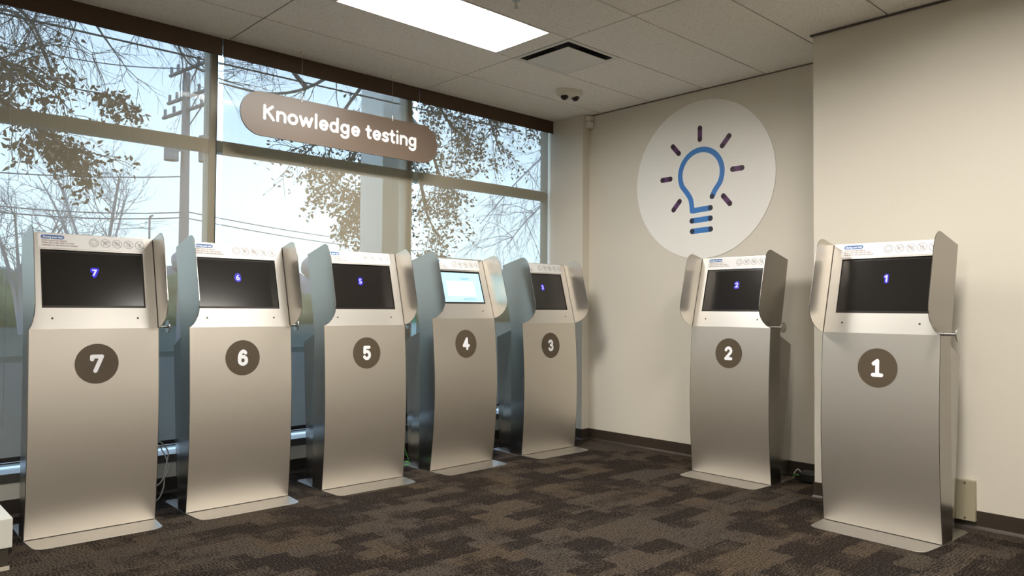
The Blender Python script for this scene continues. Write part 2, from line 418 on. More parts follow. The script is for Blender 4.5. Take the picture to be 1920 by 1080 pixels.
struct(MB().box(WX0-.1, .1, RY0-.1, .6, H+.16, H+.2).build('ceiling_deck', MAT['tbar'], ceil_o))
rn = MB()
for ix in range(-6, 2):
    x = X_TILE+ix*SX; rn.box(x-.011, x+.011, RY0, .47, H+.006, H+.012)
for iy in range(-3, 17):
    y = Y_TILE-iy*SY; rn.box(WX0, 0, y-.011, y+.011, H+.006, H+.012)
rn.build('ceiling_runner', MAT['tbar'], ceil_o)

# cornice shadow bead where the ceiling meets the stepped wall and the back wall
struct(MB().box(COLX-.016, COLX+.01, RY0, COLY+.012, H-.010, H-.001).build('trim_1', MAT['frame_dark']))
struct(MB().box(-.008, .004, COLY, 0, H-.006, H-.001).build('trim_2', MAT['tbar']))

# baseboards with a small cove toe
def base_run(name, pts):
    """pts: list of (x,y); board stands to the left-hand side of travel"""
    mb = MB()
    prof = [(0, 0), (.016, 0), (.014, .006), (.007, .018), (.006, .0945), (0, .0945)]
    rings = []
    for i, p in enumerate(pts):
        p = Vector((*p, 0))
        def nrm(a, b): d = Vector((b[0]-a[0], b[1]-a[1], 0)).normalized(); return Vector((-d.y, d.x, 0))
        ns = []
        if i > 0: ns.append(nrm(pts[i-1], pts[i]))
        if i < len(pts)-1: ns.append(nrm(pts[i], pts[i+1]))
        n = sum(ns, Vector()); n = n/n.length; k = 1/max(.3, n.dot(ns[0]))
        rings.append([p+n*(a*k)+Vector((0, 0, z)) for a, z in prof])
    q = len(prof)
    for a, b in zip(rings, rings[1:]):
        mb.add(a+b, [(j, (j+1) % q, q+(j+1) % q, q+j) for j in range(q)])
    mb.add(rings[0], [tuple(range(q))]); mb.add(rings[-1], [tuple(range(q))])
    return struct(mb.build(name, MAT['base']))
base_run('baseboard_left', [(-.0896, WY), (WX0, WY)])
base_run('baseboard_back', [(0, COLY), (0, 0), (-.0896, 0), (-.0896, WY)])
base_run('baseboard_right', [(COLX, RY0), (COLX, COLY), (0, COLY)])

# ------------------------------------------------------------------ windows and shades
GY = .53
MX = [-6.14, -4.62, -3.098, -1.578, .035]
for k in range(4):
    x0, x1 = MX[k], MX[k+1]
    w = empty('window_%d' % (k+1), (x0, GY, .188)); struct(w)
    L0 = Vector((x0, GY, .188))
    fr = MB()
    a0 = x0 if k == 0 else x0; 
    hw = .026
    fr.box(0 if k else 0, hw, -.045, .05, .0, 2.665); fr.box(x1-x0-hw-(.035 if k == 3 else 0), x1-x0, -.045, .05, .0, 2.665)
    fr.box(0, x1-x0, -.045, .05, 2.64, 2.665)
    fr.box(0, x1-x0, -.035, .05, 1.935, 2.012)                     # transom
    struct(fr.build('window_frame', MAT['frame'], w, bevel=.003))
    struct(MB().box(0, x1-x0, -.105, .055, -.002, .046).build('window_sill', MAT['frame_dark'], w, bevel=.003))
    if k: struct(MB().box(-.022, .022, -.058, -.044, .046, 2.63).build('mullion_cap', MAT['cap'], w, bevel=.002))
    struct(MB().box(hw, x1-x0-hw, -.01, .012, .080, .088).build('glazing_bead', MAT['frame_dark'], w))
    struct(MB().box(hw, x1-x0-hw, -.003, .003, .046, 2.64).build('glass_pane', MAT['glass'], w))

SH_Y = .405
def shade(x0, x1, chain_x, bottom, label):
    s = empty('roller_shade', ((x0+x1)/2, SH_Y, H), label=label, cat='window shade', group='solar roller shades on the windows')
    c = (x0+x1)/2
    MB().box(x0-c, x1-c, -.054, -.048, -.1125, -.0005).box(x0-c, x1-c, -.048, .06, -.006, -.0005).build('fascia', MAT['valance'], s)
    t = MB().tube([(x0-c+.02, .012, -.055), (x1-c-.02, .012, -.055)], .026, 14).build('roller_tube', MAT['alu'], s, smooth=.6)
    mb = MB(); n = 2
    xa, xb = x0-c+.024, x1-c-.012
    mb.add([(xa, 0, bottom-H+.02), (xb, 0, bottom-H+.02), (xb, 0, -.05), (xa, 0, -.05)], [(0, 1, 2, 3)])
    mb.build('shade_cloth', MAT['shade'], s)
    MB().box(xa, xb, -.007, .007, bottom-H, bottom-H+.026).build('bottom_bar', MAT['bar_dark'], s, bevel=.003)
    if chain_x is not None:
        cm = MB(); cx = chain_x-c
        z = -.08
        while z > -2.35:
            cm.add(*octa((cx, -.012, z), .0028)); z -= .011
        cm.build('bead_chain', MAT['alu'], s)
    return s
def octa(p, r):
    x, y, z = p
    return ([(x+r, y, z), (x-r, y, z), (x, y+r, z), (x, y-r, z), (x, y, z+r), (x, y, z-r)],
            [(0, 2, 4), (2, 1, 4), (1, 3, 4), (3, 0, 4), (2, 0, 5), (1, 2, 5), (3, 1, 5), (0, 3, 5)])
shade(-6.13, -4.63, None, .30, 'sheer roller shade with brown top rail on the window left of the bead chain')
shade(-4.618, -3.100, -4.205, .30, 'sheer roller shade with brown top rail and bead chain behind kiosks 7 and 6')
shade(-3.092, -1.580, None, .30, 'sheer roller shade with brown top rail behind the hanging sign')
shade(-1.572, -.0935, -1.50, .30, 'sheer roller shade with brown top rail nearest the room corner')

# ------------------------------------------------------------------ ceiling fittings
def troffer(ix, iy, label):
    x0, y1 = cell(ix, iy)
    cx, cy = x0+.168+.6, y1-SY/2
    t = empty('ceiling_light', (cx, cy, H), label=label, cat='ceiling light', group='recessed fluorescent ceiling lights')
    hx, hy, d = .600, .254, .075
    fr = MB(); i = .012
    fr.box(-hx, hx, -hy, -hy+i, -.003, .006).box(-hx, hx, hy-i, hy, -.003, .006).box(-hx, -hx+i, -hy+i, hy-i, -.003, .006).box(hx-i, hx, -hy+i, hy-i, -.003, .006)
    fr.build('light_frame', MAT['white_metal'], t)
    a, b = hx-i, hy-i; c, e = hx-.05, hy-.075
    lo = [(-a, -b, 0), (a, -b, 0), (a, b, 0), (-a, b, 0)]; hi = [(-c, -e, d), (c, -e, d), (c, e, d), (-c, e, d)]
    MB().add(lo+hi, [(0, 1, 5, 4), (1, 2, 6, 5), (2, 3, 7, 6), (3, 0, 4, 7)]).build('reflector', MAT['white_metal'], t)
    MB().add(hi, [(0, 1, 2, 3)]).build('diffuser', MAT['tube_light'], t)
    return t
for i, (ix, iy) in enumerate(lights_at):
    troffer(ix, iy, 'bright recessed rectangular light panel above the window side of the room' if i == 0 else
            'recessed rectangular light panel in the ceiling behind the camera')
# square supply-air diffuser
vx, vy = X_TILE+.254, Y_TILE-.254
v = empty('air_vent', (vx, vy, H), label='square white ceiling air vent with dark slots beside the light', cat='vent')
q = .250
fr = MB(); 
def ringbox(mb, r0, r1, z0, z1):
    mb.box(-r1, r1, -r1, -r0, z0, z1).box(-r1, r1, r0, r1, z0, z1).box(-r1, -r0, -r0, r0, z0, z1).box(r0, r1, -r0, r0, z0, z1)
ringbox(fr, .222, q, -.002, .006)
fr.build('vent_frame', MAT['white_metal'], v, bevel=.001)
lo = [(-.222, -.222, 0), (.222, -.222, 0), (.222, .222, 0), (-.222, .222, 0)]; hi = [(-.15, -.15, .11), (.15, -.15, .11), (.15, .15, .11), (-.15, .15, .11)]
MB().add(lo+hi, [(0, 1, 5, 4), (1, 2, 6, 5), (2, 3, 7, 6), (3, 0, 4, 7), (4, 5, 6, 7)]).build('vent_throat', MAT['dark_void'], v)
MB().box(-.186, .186, -.186, .186, -.018, -.014).build('vent_plate', MAT['white_metal'], v, bevel=.002)
# two-lens dome camera
c = empty('security_camera', (-.705, -.405, H), math.radians(-22), label='cream twin-lens security camera on the ceiling by the corner', cat='security camera')
pr = []
mb = MB(); n = 28; rings = []
for rx, ry, z in ((.108, .062, 0), (.108, .062, -.012), (.104, .060, -.03), (.092, .052, -.046), (.068, .036, -.056), (.02, .01, -.058)):
    rings.append([(rx*math.copysign(abs(math.cos(2*PI*k/n))**.75, math.cos(2*PI*k/n)), ry*math.copysign(abs(math.sin(2*PI*k/n))**.75, math.sin(2*PI*k/n)), z) for k in range(n)])
for a, b in zip(rings, rings[1:]): mb.add(a+b, [(k, (k+1) % n, n+(k+1) % n, n+k) for k in range(n)])
mb.add(rings[-1], [tuple(range(n))])
mb.build('camera_housing', MAT['white_plastic'], c, smooth=.7)
def ball(p, r, nu=14, nv=8, sq=1.):
    V = [(p[0], p[1], p[2]+r*sq)]; Fc = []
    for i in range(1, nv):
        for j in range(nu):
            a, b = PI*i/nv, 2*PI*j/nu; V.append((p[0]+r*math.sin(a)*math.cos(b), p[1]+r*math.sin(a)*math.sin(b), p[2]+r*sq*math.cos(a)))
    V.append((p[0], p[1], p[2]-r*sq)); e = len(V)-1
    for j in range(nu):
        Fc.append((0, 1+j, 1+(j+1) % nu)); Fc.append((e, e-nu+(j+1) % nu, e-nu+j))
        for i in range(nv-2): a = 1+i*nu+j; b = 1+i*nu+(j+1) % nu; Fc.append((a, a+nu, b+nu, b))
    return V, Fc
for sx in (-1, 1):
    MB().add(*ball((sx*.046, -.012, -.052), .031)).build('camera_lens', MAT['lens'], c, smooth=1.5)
# sprinkler
s = empty('sprinkler_head', (-2.176, -1.36, H), label='small chrome sprinkler head at the top edge of the photo', cat='sprinkler')
MB().tube([(0, 0, -.001), (0, 0, -.006)], .022, 18).build('escutcheon', MAT['alu'], s)
MB().tube([(0, 0, -.006), (0, 0, -.03)], .007, 10).tube([(-.009, 0, -.03), (-.009, 0, -.045)], .002, 6).tube([(.009, 0, -.03), (.009, 0, -.045)], .002, 6).box(-.011, .011, -.004, .004, -.032, -.028).build('sprinkler_body', MAT['alu'], s)
MB().tube([(0, 0, -.045), (0, 0, -.047)], .014, 14).build('deflector', MAT['alu'], s)
# motion sensor in the corner
d = empty('motion_sensor', (-.03, -.003, 2.702), label='small white motion sensor high in the corner under the ceiling', cat='motion sensor')
MB().prism([(-.028, -.046, 0), (.029, -.046, 0), (.029, -.046, .105), (-.036, -.046, .105), (-.036, -.046, .05)], (0, .047, 0)).build('sensor_case', MAT['white_plastic'], d, bevel=.006)
MB().box(-.0385, -.034, -.038, -.006, .055, .060).box(-.030, .024, -.0485, -.045, .054, .059).build('sensor_slot', MAT['ink'], d)
MB().box(-.024, .022, -.0485, -.045, .010, .048).build('sensor_window', MAT['sticker'], d, bevel=.004)

# ------------------------------------------------------------------ hanging sign
SGY = .23
sg = empty('hanging_sign', (-2.2655, SGY, 2.354), label='brown pill-shaped hanging sign with white Knowledge testing lettering', cat='sign')
hl, hh = .7665, .1415
out = [(x, 0, z) for x, z in rrect(-hl, hl, -hh, hh, hh-.0005, 16)]
MB().prism([(x, -.006, z) for x, _, z in out], (0, .012, 0)).build('sign_board', MAT['sign'], sg)
V, Fc = [], []; x = 0.
TXT = 'Knowledge testing'
for ch in TXT:
    wd, ps = GLYPH[ch]
    v2, f2 = strokes2d(ps, .185) if ps else ([], []); o = len(V)
    V += [(x+a, b) for a, b in v2]; Fc += [tuple(i+o for i in f) for f in f2]; x += wd
x0t, x1t = min(p[0] for p in V), max(p[0] for p in V)
kx = 1.19/(x1t-x0t); kz = .104
MB().add([((-2.885+2.2655)+(a-x0t)*kx, -.0072, -.038+b*kz) for a, b in V], Fc).build('lettering', MAT['letter'], sg)
for wx in (-2.6175+2.2655, -1.904+2.2655):
    MB().tube([(wx, 0, .16), (wx, 0, H-2.354-.02)], .0011, 6).build('suspension_wire', MAT['alu'], sg)
    MB().tube([(wx, 0, .128), (wx, 0, .166)], .0065, 12).build('wire_grip', MAT['alu'], sg)
    MB().tube([(wx, 0, H-2.354-.028), (wx, 0, H-2.354-.012)], .006, 10).box(wx-.010, wx+.010, -.010, .010, H-2.354-.012, H-2.354-.001).build('ceiling_clip', MAT['white_plastic'], sg)

# ------------------------------------------------------------------ light bulb disc on the back wall
bs = empty('wall_sign', (0, -1.13, 2.125), label='large round white wall sign with a blue and purple light bulb', cat='sign')
n = 96
MB().prism([(-.001, .608*math.cos(2*PI*k/n), .608*math.sin(2*PI*k/n)) for k in range(n)], (-.0035, 0, 0)).build('sign_disc', MAT['disc'], bs)
def wall2d(paths, w, off, name, m, parent):
    V, Fc = strokes2d(paths, w, 7)      # coordinates: (right, up) in metres with right = -y from y=0
    return MB().add([(-off, 1.13-a, b-2.125) for a, b in V], Fc).build(name, m, parent)
C0 = (1.127, 2.168)
circ = [(C0[0]+.185*math.cos(math.radians(a)), C0[1]+.185*math.sin(math.radians(a))) for a in range(-28, 209, 6)]
outline = sm2([(1.226, 1.984), (1.251, 2.030)]+circ[::2]+[circ[-1], (1.006, 2.030), (1.036, 1.982), (1.046, 1.935), (1.050, 1.889)], 4)+[(1.211, 1.899)]
wall2d([outline], .042, .0048, 'bulb_outline', MAT['bulb_blue'], bs)
for a, b in (((1.048, 1.812), (1.211, 1.820)), ((1.051, 1.731), (1.213, 1.738))):
    wall2d([[a, b]], .042, .0048, 'bulb_base_bar', MAT['bulb_blue'], bs)
for p in ((1.226, 1.984), (1.211, 1.899), (1.048, 1.812), (1.211, 1.820), (1.051, 1.731), (1.213, 1.738)):
    wall2d([[p, (p[0]+.0005, p[1])]], .042, .0056, 'end_dot', MAT['vinyl_navy'], bs)
for a, b in (((1.119, 2.520), (1.119, 2.434)), ((1.369, 2.420), (1.312, 2.355)), ((1.398, 2.168), (1.475, 2.168)), ((1.321, 1.977), (1.375, 1.916)),
             ((.873, 2.414), (.928, 2.352)), ((.774, 2.159), (.850, 2.160)), ((.936, 1.974), (.880, 1.912))):
    ry = wall2d([[a, b]], .040, .0048, 'ray', MAT['vinyl_purple'], bs)
    for p in (a, b): wall2d([[p, (p[0]+.0005, p[1])]], .040, .0056, 'ray_end', MAT['vinyl_plum'], ry)

# ------------------------------------------------------------------ testing kiosks
HW = .2965
def kiosk_meshes(zf, uf, bulge, scr, stk, dz):
    """builds the parts common to a kiosk; returns dict of meshes/objects parented to an empty"""
    Tu, Tz = -.130, 1.495
    L = math.hypot(Tu-uf, Tz-zf); tu, tz = (Tu-uf)/L, (Tz-zf)/L; nu, nz = tz, -tu
    def front_u(z): return uf*z/zf+bulge*math.sin(PI*min(1, max(0, z/zf)))
    def face_pt(v, s, off=0.): return (v, -(uf+tu*s+nu*off), zf+tz*s+nz*off)
    def front_pt(v, z, off=0.): return (v, -(front_u(z)+off), z)
    return dict(face_pt=face_pt, front_pt=front_pt, front_u=front_u, L=L, zf=zf, uf=uf, scr=scr, stk=stk, dz=dz, Tu=Tu, Tz=Tz)
def build_kiosk(P, rx, ry, rz, label):
    k = empty('testing_kiosk', (rx, ry, 0), rz, label=label, cat='kiosk', group='numbered steel testing kiosks')
    fp, fr, L, zf, uf = P['face_pt'], P['front_pt'], P['L'], P['zf'], P['uf']
    # front sheet, gently bowed
    mb = MB(); nz = 40; w = HW-.003
    for i in range(nz+1):
        z = .007+(zf-.007)*i/nz; mb.v += [fr(-w, z), fr(w, z)]
    mb.f = [(2*i, 2*i+1, 2*i+3, 2*i+2) for i in range(nz)]
    front = mb.build('front_panel', MAT['steel'], k, smooth=.5)
    # sloping face with the display opening
    s0, s1 = P['scr']; sw = .2375
    mb = MB()
    w2 = HW-.006
    xs, ss = [-w2, -sw, sw, w2], [0, s0, s1, L]
    mb.v = [fp(x, s) for s in ss for x in xs]
    mb.f = [(4*j+i, 4*j+i+1, 4*j+i+5, 4*j+i+4) for j in range(3) for i in range(3) if not (i == 1 and j == 1)]
    mb.build('face_panel', MAT['steel_face'], k, solid=.004)
    # side sheets: body, wing around the display and the tapered rear
    d = P['dz']
    wing = [(.028, 1.021+d), (.062, 1.033+d), (.096, 1.053+d), (.122, 1.076+d), (.139, 1.102+d), (.147, 1.132+d), (.146, 1.162+d*.8),
            (.074, 1.445), (.060, 1.477), (.042, 1.501), (.018, 1.517), (-.005, 1.521), (-.03, 1.516), (-.235, 1.467)]
    body = [(P['front_u'](zf*i/16), zf*i/16) for i in range(17)]
    outline = body+wing+[(-.123, .961), (-.123, 0)]
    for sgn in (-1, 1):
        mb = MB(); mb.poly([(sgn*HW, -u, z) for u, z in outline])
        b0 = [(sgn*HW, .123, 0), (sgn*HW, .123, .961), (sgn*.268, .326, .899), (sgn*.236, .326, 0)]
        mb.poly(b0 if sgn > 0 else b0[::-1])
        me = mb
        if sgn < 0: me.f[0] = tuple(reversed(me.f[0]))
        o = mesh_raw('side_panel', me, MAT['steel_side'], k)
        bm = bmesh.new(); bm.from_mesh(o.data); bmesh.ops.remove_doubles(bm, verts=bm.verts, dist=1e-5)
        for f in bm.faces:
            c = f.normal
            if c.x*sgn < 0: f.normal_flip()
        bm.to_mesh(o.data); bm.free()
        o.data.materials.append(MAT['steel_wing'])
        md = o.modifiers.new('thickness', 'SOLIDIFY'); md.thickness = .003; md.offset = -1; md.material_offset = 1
    # rear cover
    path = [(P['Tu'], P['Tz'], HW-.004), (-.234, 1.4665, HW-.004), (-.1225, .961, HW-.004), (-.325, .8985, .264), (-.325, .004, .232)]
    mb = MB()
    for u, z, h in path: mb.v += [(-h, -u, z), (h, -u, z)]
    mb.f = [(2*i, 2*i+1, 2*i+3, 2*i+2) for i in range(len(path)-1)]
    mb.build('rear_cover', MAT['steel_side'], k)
    # base plate with rounded toe
    pl = [(-.297, 0.), (.297, 0.)]
    toe = [(.297, .0), (.286, -.145), (.280, -.168), (.262, -.185), (.236, -.1935), (-.236, -.1935), (-.262, -.185), (-.280, -.168), (-.286, -.145), (-.297, 0.),
           (-.297, .33), (-.28, .36), (.28, .36), (.297, .33)]
    MB().prism([(x, y, 0) for x, y in toe], (0, 0, .004)).build('base_plate', MAT['steel_base'], k, bevel=.001)
    # display
    bz = MB(); hs = .008
    q = [(-sw-.004, s0-.004), (sw+.004, s0-.004), (sw+.004, s1+.004), (-sw-.004, s1+.004)]
    bz.poly([fp(a, b, -.0085) for a, b in q]).build('display_bezel', MAT['bezel'], k)
    i = .011
    lit = P.get('lit')
    scr = MB().poly([fp(a, b, -.0075) for a, b in ((-sw+i*.6, s0+i+.004), (sw-i*.6, s0+i+.004), (sw-i*.6, s1-i), (-sw+i*.6, s1-i))]).build('display_screen', MAT['page'] if lit else MAT['screen'], k)
    for x in (-.195, .195):
        mb = MB(); mb.prism([fp(x+.0055*math.cos(2*PI*j/14), .054+.0055*math.sin(2*PI*j/14), .0004) for j in range(14)], (0, -.0006, .0002))
        mb.build('screw', MAT['screw_dark'], k)
    # instruction sticker with its heading pill, small print and five pictograms
    a, b = P['stk']; hgt = b-a
    st = MB().poly([fp(x, y, .0008) for x, y in rrect(-.2465, .2465, a, b, .011)]).build('info_sticker', MAT['sticker'], k)
    MB().poly([fp(x, y, .0013) for x, y in rrect(-.233, -.130, a+hgt*.62, a+hgt*.91, hgt*.14)]).build('heading_pill', MAT['pill'], st)
    def small(txt, size, x, y, m, name, off=.0014, weight=0., maxw=None):
        V, Fc, wd = text_mesh_2d(txt, size, weight)
        kk = 1 if not maxw else min(1, maxw/wd)
        MB().add([fp(x+p*kk, y+q_, off) for p, q_ in V], Fc).build(name, m, st)
    small('During your test', .0158, -.224, a+hgt*.69, MAT['letter'], 'heading_text', .0018, .0004, .087)
    for j, line in enumerate(("Smile, you're on camera.", "Please don't talk, refer to study", "materials or use electronic devices")):
        small(line, .0112, -.229, a+hgt*(.47-.165*j), MAT['ink_red'], 'small_print', .0014, .00025)
    yc = a+hgt*.50; R0 = min(.0235, hgt*.34)
    pics = [
        [arc(0, 0, .64, .64, 0, 360, 24), arc(0, .02, .34, .34, 205, 335, 8), [(-.2, .2), (-.2, .24)], [(.2, .2), (.2, .24)]],
        [[(-.70, .70), (.70, -.70)], arc(-.22, .2, .17, .17, 0, 360, 12), [(-.42, -.52), (-.36, -.1), (-.05, -.1), (.02, -.5)], arc(.36, .32, .28, .18, 0, 360, 14), [(.25, .15), (.15, 0)]],
        [[(-.70, .70), (.70, -.70)], [(-.45, .38), (-.45, -.38), (.22, -.38), (.22, .38), (-.45, .38)], [(-.3, .2), (.08, .2)], [(-.3, 0), (.08, 0)], [(.45, .42), (.45, -.3)]],
        [[(-.70, .70), (.70, -.70)], [(-.28, .48), (-.28, -.48), (.2, -.48), (.2, .48), (-.28, .48)], arc(.18, -.12, .26, .26, -60, 150, 10)],
        [[(-.70, .70), (.70, -.70)], [(-.5, .42), (-.2, .30), (.0, .1), (.25, .35), (.5, .40)], [(-.18, .05), (-.18, -.45), (.2, -.45), (.2, .05)], [(-.1, -.12), (.12, -.12)]],
    ]
    for j, ps in enumerate(pics):
        V, Fc = strokes2d([arc(0, 0, .94, .94, 0, 360, 32)]+ps, .085, 2.2)
        MB().add([fp(.004+.0553*j+x*R0, yc+y*R0, .0014) for x, y in V], Fc).build('pictogram', MAT['ink'], st)
    # number badge on the front sheet
    zc = .8375+P['dz']*.95
    mb = MB(); n = 40; mb.v.append(fr(0, zc, .0012))
    for rr in (.04, .07, .1):
        for j in range(n): mb.v.append(fr(rr*math.cos(2*PI*j/n), zc+rr*math.sin(2*PI*j/n), .0012))
    for j in range(n):
        mb.f.append((0, 1+j, 1+(j+1) % n))
        for ring in range(2): c0 = 1+ring*n; mb.f.append((c0+j, c0+n+j, c0+n+(j+1) % n, c0+(j+1) % n))
    badge = mb.build('number_badge', MAT['badge'], k, smooth=1.)
    # headset peg on the right-hand side
    if P.get('peg', True):
        z = 1.018+P['dz']
        pg = MB().tube([(HW-.001, .052, z), (.356, .052, z)], .0075, 14).build('headset_peg', MAT['alu'], k, smooth=.8)
        MB().tube([(.354, .052, z), (.359, .052, z)], .034, 28).build('peg_disc', MAT['alu'], pg, smooth=.6)
    return k, badge, scr
def mesh_raw(name, mb, m, parent):
    me = bpy.data.meshes.new(name); me.from_pydata(mb.v, [], mb.f); me.materials.append(m)
    o = bpy.data.objects.new(name, me); COL.objects.link(o); o.parent = parent; return o
def numeral(k, P, badge, scr, ch):
    fr, fp = P['front_pt'], P['face_pt']; zc = .8375+P['dz']*.95; hgt = .092
    V, Fc = strokes2d(DIGIT[ch], .215, 5)
    cx = (min(p[0] for p in V)+max(p[0] for p in V))/2
    MB().add([fr((a-cx)*hgt, zc+(b-.5)*hgt, .0022) for a, b in V], Fc).build('numeral', MAT['letter'], badge)
    s0, s1 = P['scr']; sc = s0+(s1-s0)*.625
    if not P.get('lit'):
        dg = [[(.17, .74), (.35, .88), (.35, .11)]] if ch == '1' else DIGIT[ch]
        V, Fc = strokes2d(dg, .52, 8); gx = (min(p[0] for p in V)+max(p[0] for p in V))/2
        MB().add([fp(.004+(a-gx)*.042, sc+(b-.5)*.042, -.0071) for a, b in V], Fc).build('numeral_glow', MAT['num_glow'], scr)
        V, Fc, wd = text_mesh_2d(ch, .046, .0016)
        if ch == '1': V, Fc = strokes2d(dg, .21, 6); V = [(a*.042, b*.042) for a, b in V]
        x0, x1 = min(p[0] for p in V), max(p[0] for p in V); y0, y1 = min(p[1] for p in V), max(p[1] for p in V)
        MB().add([fp(.004+a-(x0+x1)/2, sc+b-(y0+y1)/2, -.0067) for a, b in V], Fc).build('screen_numeral', MAT['num_white'], scr)
    else:
        sw = .2375; h = s1-s0
        def quad(x0, x1, a, b, m_, nm, off=-.0070): MB().poly([fp(x, y, off) for x, y in rrect(x0, x1, s0+h*a, s0+h*b, .004)]).build(nm, m_, scr)
        quad(-.10, .165, .24, .70, MAT['page_white'], 'page_panel')
        quad(.03, .135, .785, .80, MAT['page_ink'], 'page_heading'); quad(.05, .11, .755, .765, MAT['page_ink'], 'page_heading')
        quad(.045, .155, .165, .18, MAT['page_ink'], 'page_line'); quad(.03, .17, .125, .138, MAT['page_ink'], 'page_line')
        for j in range(5): quad(-.205, -.15, .66-.09*j, .674-.09*j, MAT['page_ink'], 'page_line')
STD = kiosk_meshes(1.0137, 0., .026, (.108, .411), (.4206, .4945), 0.)
K4 = kiosk_meshes(1.0555, .010, .040, (.1105, .360), (.372, .452), .038); K4['lit'] = True; K4['peg'] = False
NOPEG = dict(STD); NOPEG['peg'] = False
SPOT = {7: (-3.8928, -.1028, -1.5913), 6: (-3.1439, -.1154, -1.5823), 5: (-2.3411, -.146, -1.5997), 4: (-1.5229, -.1368, -1.5416),
        3: (-.6617, -.1637, -1.5862), 2: (-.426, -1.623, -3.1446), 1: (-.9421, -2.7832, -3.1861)}
LAB = {7: 'steel testing kiosk with number 7 badge, leftmost of the window row', 6: 'steel testing kiosk with number 6 badge, between kiosks 7 and 5',
       5: 'steel testing kiosk with number 5 badge, middle of the window row', 4: 'steel testing kiosk with number 4 badge and a brightly lit screen',
       3: 'steel testing kiosk with number 3 badge, by the room corner', 2: 'steel testing kiosk with number 2 badge, below the round wall sign',
       1: 'steel testing kiosk with number 1 badge, rightmost, before the stepped wall'}
proto = None
def copy_tree(o, parent=None):
    c = o.copy(); COL.objects.link(c)
    if parent: c.parent = parent
    for ch in list(o.children): copy_tree(ch, c)
    return c
made = {}
proto, pb, ps_ = build_kiosk(STD, *SPOT[7][:2], SPOT[7][2]+PI/2, LAB[7])
for kk in (6, 5, 2, 1):
    c = copy_tree(proto); c.location = (*SPOT[kk][:2], 0); c.rotation_euler = (0, 0, SPOT[kk][2]+PI/2); c['label'] = LAB[kk]; made[kk] = c
made[7] = proto
made[3], _, _ = build_kiosk(NOPEG, *SPOT[3][:2], SPOT[3][2]+PI/2, LAB[3])
made[4], _, _ = build_kiosk(K4, *SPOT[4][:2], SPOT[4][2]+PI/2, LAB[4])
for kk, root in made.items():
    bd = [c for c in root.children if c.name.startswith('number_badge')][0]; sc_ = [c for c in root.children if c.name.startswith('display_screen')][0]
    numeral(root, K4 if kk == 4 else STD, bd, sc_, str(kk))

# ------------------------------------------------------------------ small things around the kiosks
b = empty('outlet_box', (COLX, -3.056, .04), label='olive beige outlet cover low on the wall right of kiosk 1', cat='outlet cover')
MB().box(-.030, .0, -.047, .047, 0, .210).build('cover_plate', MAT['beige_box'], b, bevel=.003)
for z in (.016, .196): MB().tube([(-.0295, 0, z), (-.0325, 0, z)], .005, 10).build('screw', MAT['screw'], b)
bn = empty('bench', (-4.85, -.18, 0), label='low white bench corner with a dark recessed plinth at the left edge', cat='bench')
MB().box(-.6, .548, -.322, .33, .096, .222).build('bench_top', MAT['bench'], bn, bevel=.004)
MB().box(-.58, .535, -.312, .31, .0, .097).build('bench_plinth', MAT['bench_dark'], bn)
MB().box(-.58, .540, -.318, -.311, .002, .018).build('kick_strip', MAT['frame'], bn)
def cable(name, pts, r, m, label, cat='cable', group=None):
    o = MB().tube(smooth_path(pts, 7), r, 8).build(name, m, smooth=1.); return tag(o, label, cat, group)
cable('power_cable', [(-3.62, .21, .31), (-3.53, .23, .35), (-3.471, .25, .347), (-3.438, .25, .321), (-3.416, .25, .277), (-3.421, .25, .232), (-3.433, .25, .156), (-3.44, .25, .075), (-3.474, .25, .012), (-3.56, .25, .006)], .0042, MAT['cable_white'],
      'longest white cable looping to the floor between kiosks 7 and 6')
cable('data_cable', [(-3.6, .255, .30), (-3.471, .26, .316), (-3.446, .26, .29), (-3.424, .26, .246), (-3.417, .26, .203), (-3.425, .262, .150)], .0034, MAT['cable_white'],
      'thin white cable on the inside of the loop between kiosks 7 and 6')
cable('patch_cable', [(-3.408, .24, .215), (-3.413, .24, .203), (-3.42, .24, .168), (-3.444, .24, .135), (-3.473, .24, .101), (-3.58, .22, .06)], .0040, MAT['cable_white'],
      'short white cable curving low behind the right edge of kiosk 7')
cable('network_cable', [(-2.04, .0, .02), (-1.955, -.02, .042), (-1.911, -.02, .046), (-1.900, -.02, .058), (-1.922, -.02, .067), (-1.97, .0, .055), (-2.05, .05, .04)], .003, MAT['cable_green'],
      'green network cable loop near the floor between kiosks 5 and 4')
cable('lead', [(-1.86, .10, .14), (-1.847, .1, .103), (-1.832, .1, .067), (-1.822, .1, .05)], .0025, MAT['cable_green'],
      'green lead hanging behind kiosk 4')
ad = empty('power_adapter', (-.13, -2.08, 0), math.radians(8), label='black power adapter on the carpet behind kiosk 2', cat='power adapter')
MB().box(-.05, .06, -.15, .10, .003, .07).build('adapter_body', MAT['black'], ad, bevel=.012)
MB().tube(smooth_path([(.0, .09, .05), (.0, .12, .075), (.01, .15, .04)], 6), .004, 8).build('adapter_lead', MAT['cable_white'], ad, smooth=1.)
MB().tube(smooth_path([(-.02, .09, .03), (-.02, .12, .045), (.0, .155, .02)], 6), .003, 8).build('adapter_lead', MAT['cable_green'], ad, smooth=1.)

# ------------------------------------------------------------------ outdoors
struct(MB().box(-60, 90, .62, 14.2, -.30, -.06).build('ground', MAT['asphalt']))
struct(MB().box(-60, 90, .62, 2.05, -.20, -.02).build('pavement', MAT['walk']))
struct(MB().box(-60, 120, 14.35, 160, -.30, -.04).build('ground_lawn', MAT['lawn']))
struct(MB().box(-60, 120, 14.2, 14.35, -.30, .06).build('kerb', MAT['kerb']))
pp = at(718, 300, 1.05); pq = at(766, 300, 1.05)
struct(MB().box(pp.x, pq.x+.02, 1.05, 1.40, -.1, 4.2).build('outside_column', MAT['pillar']))

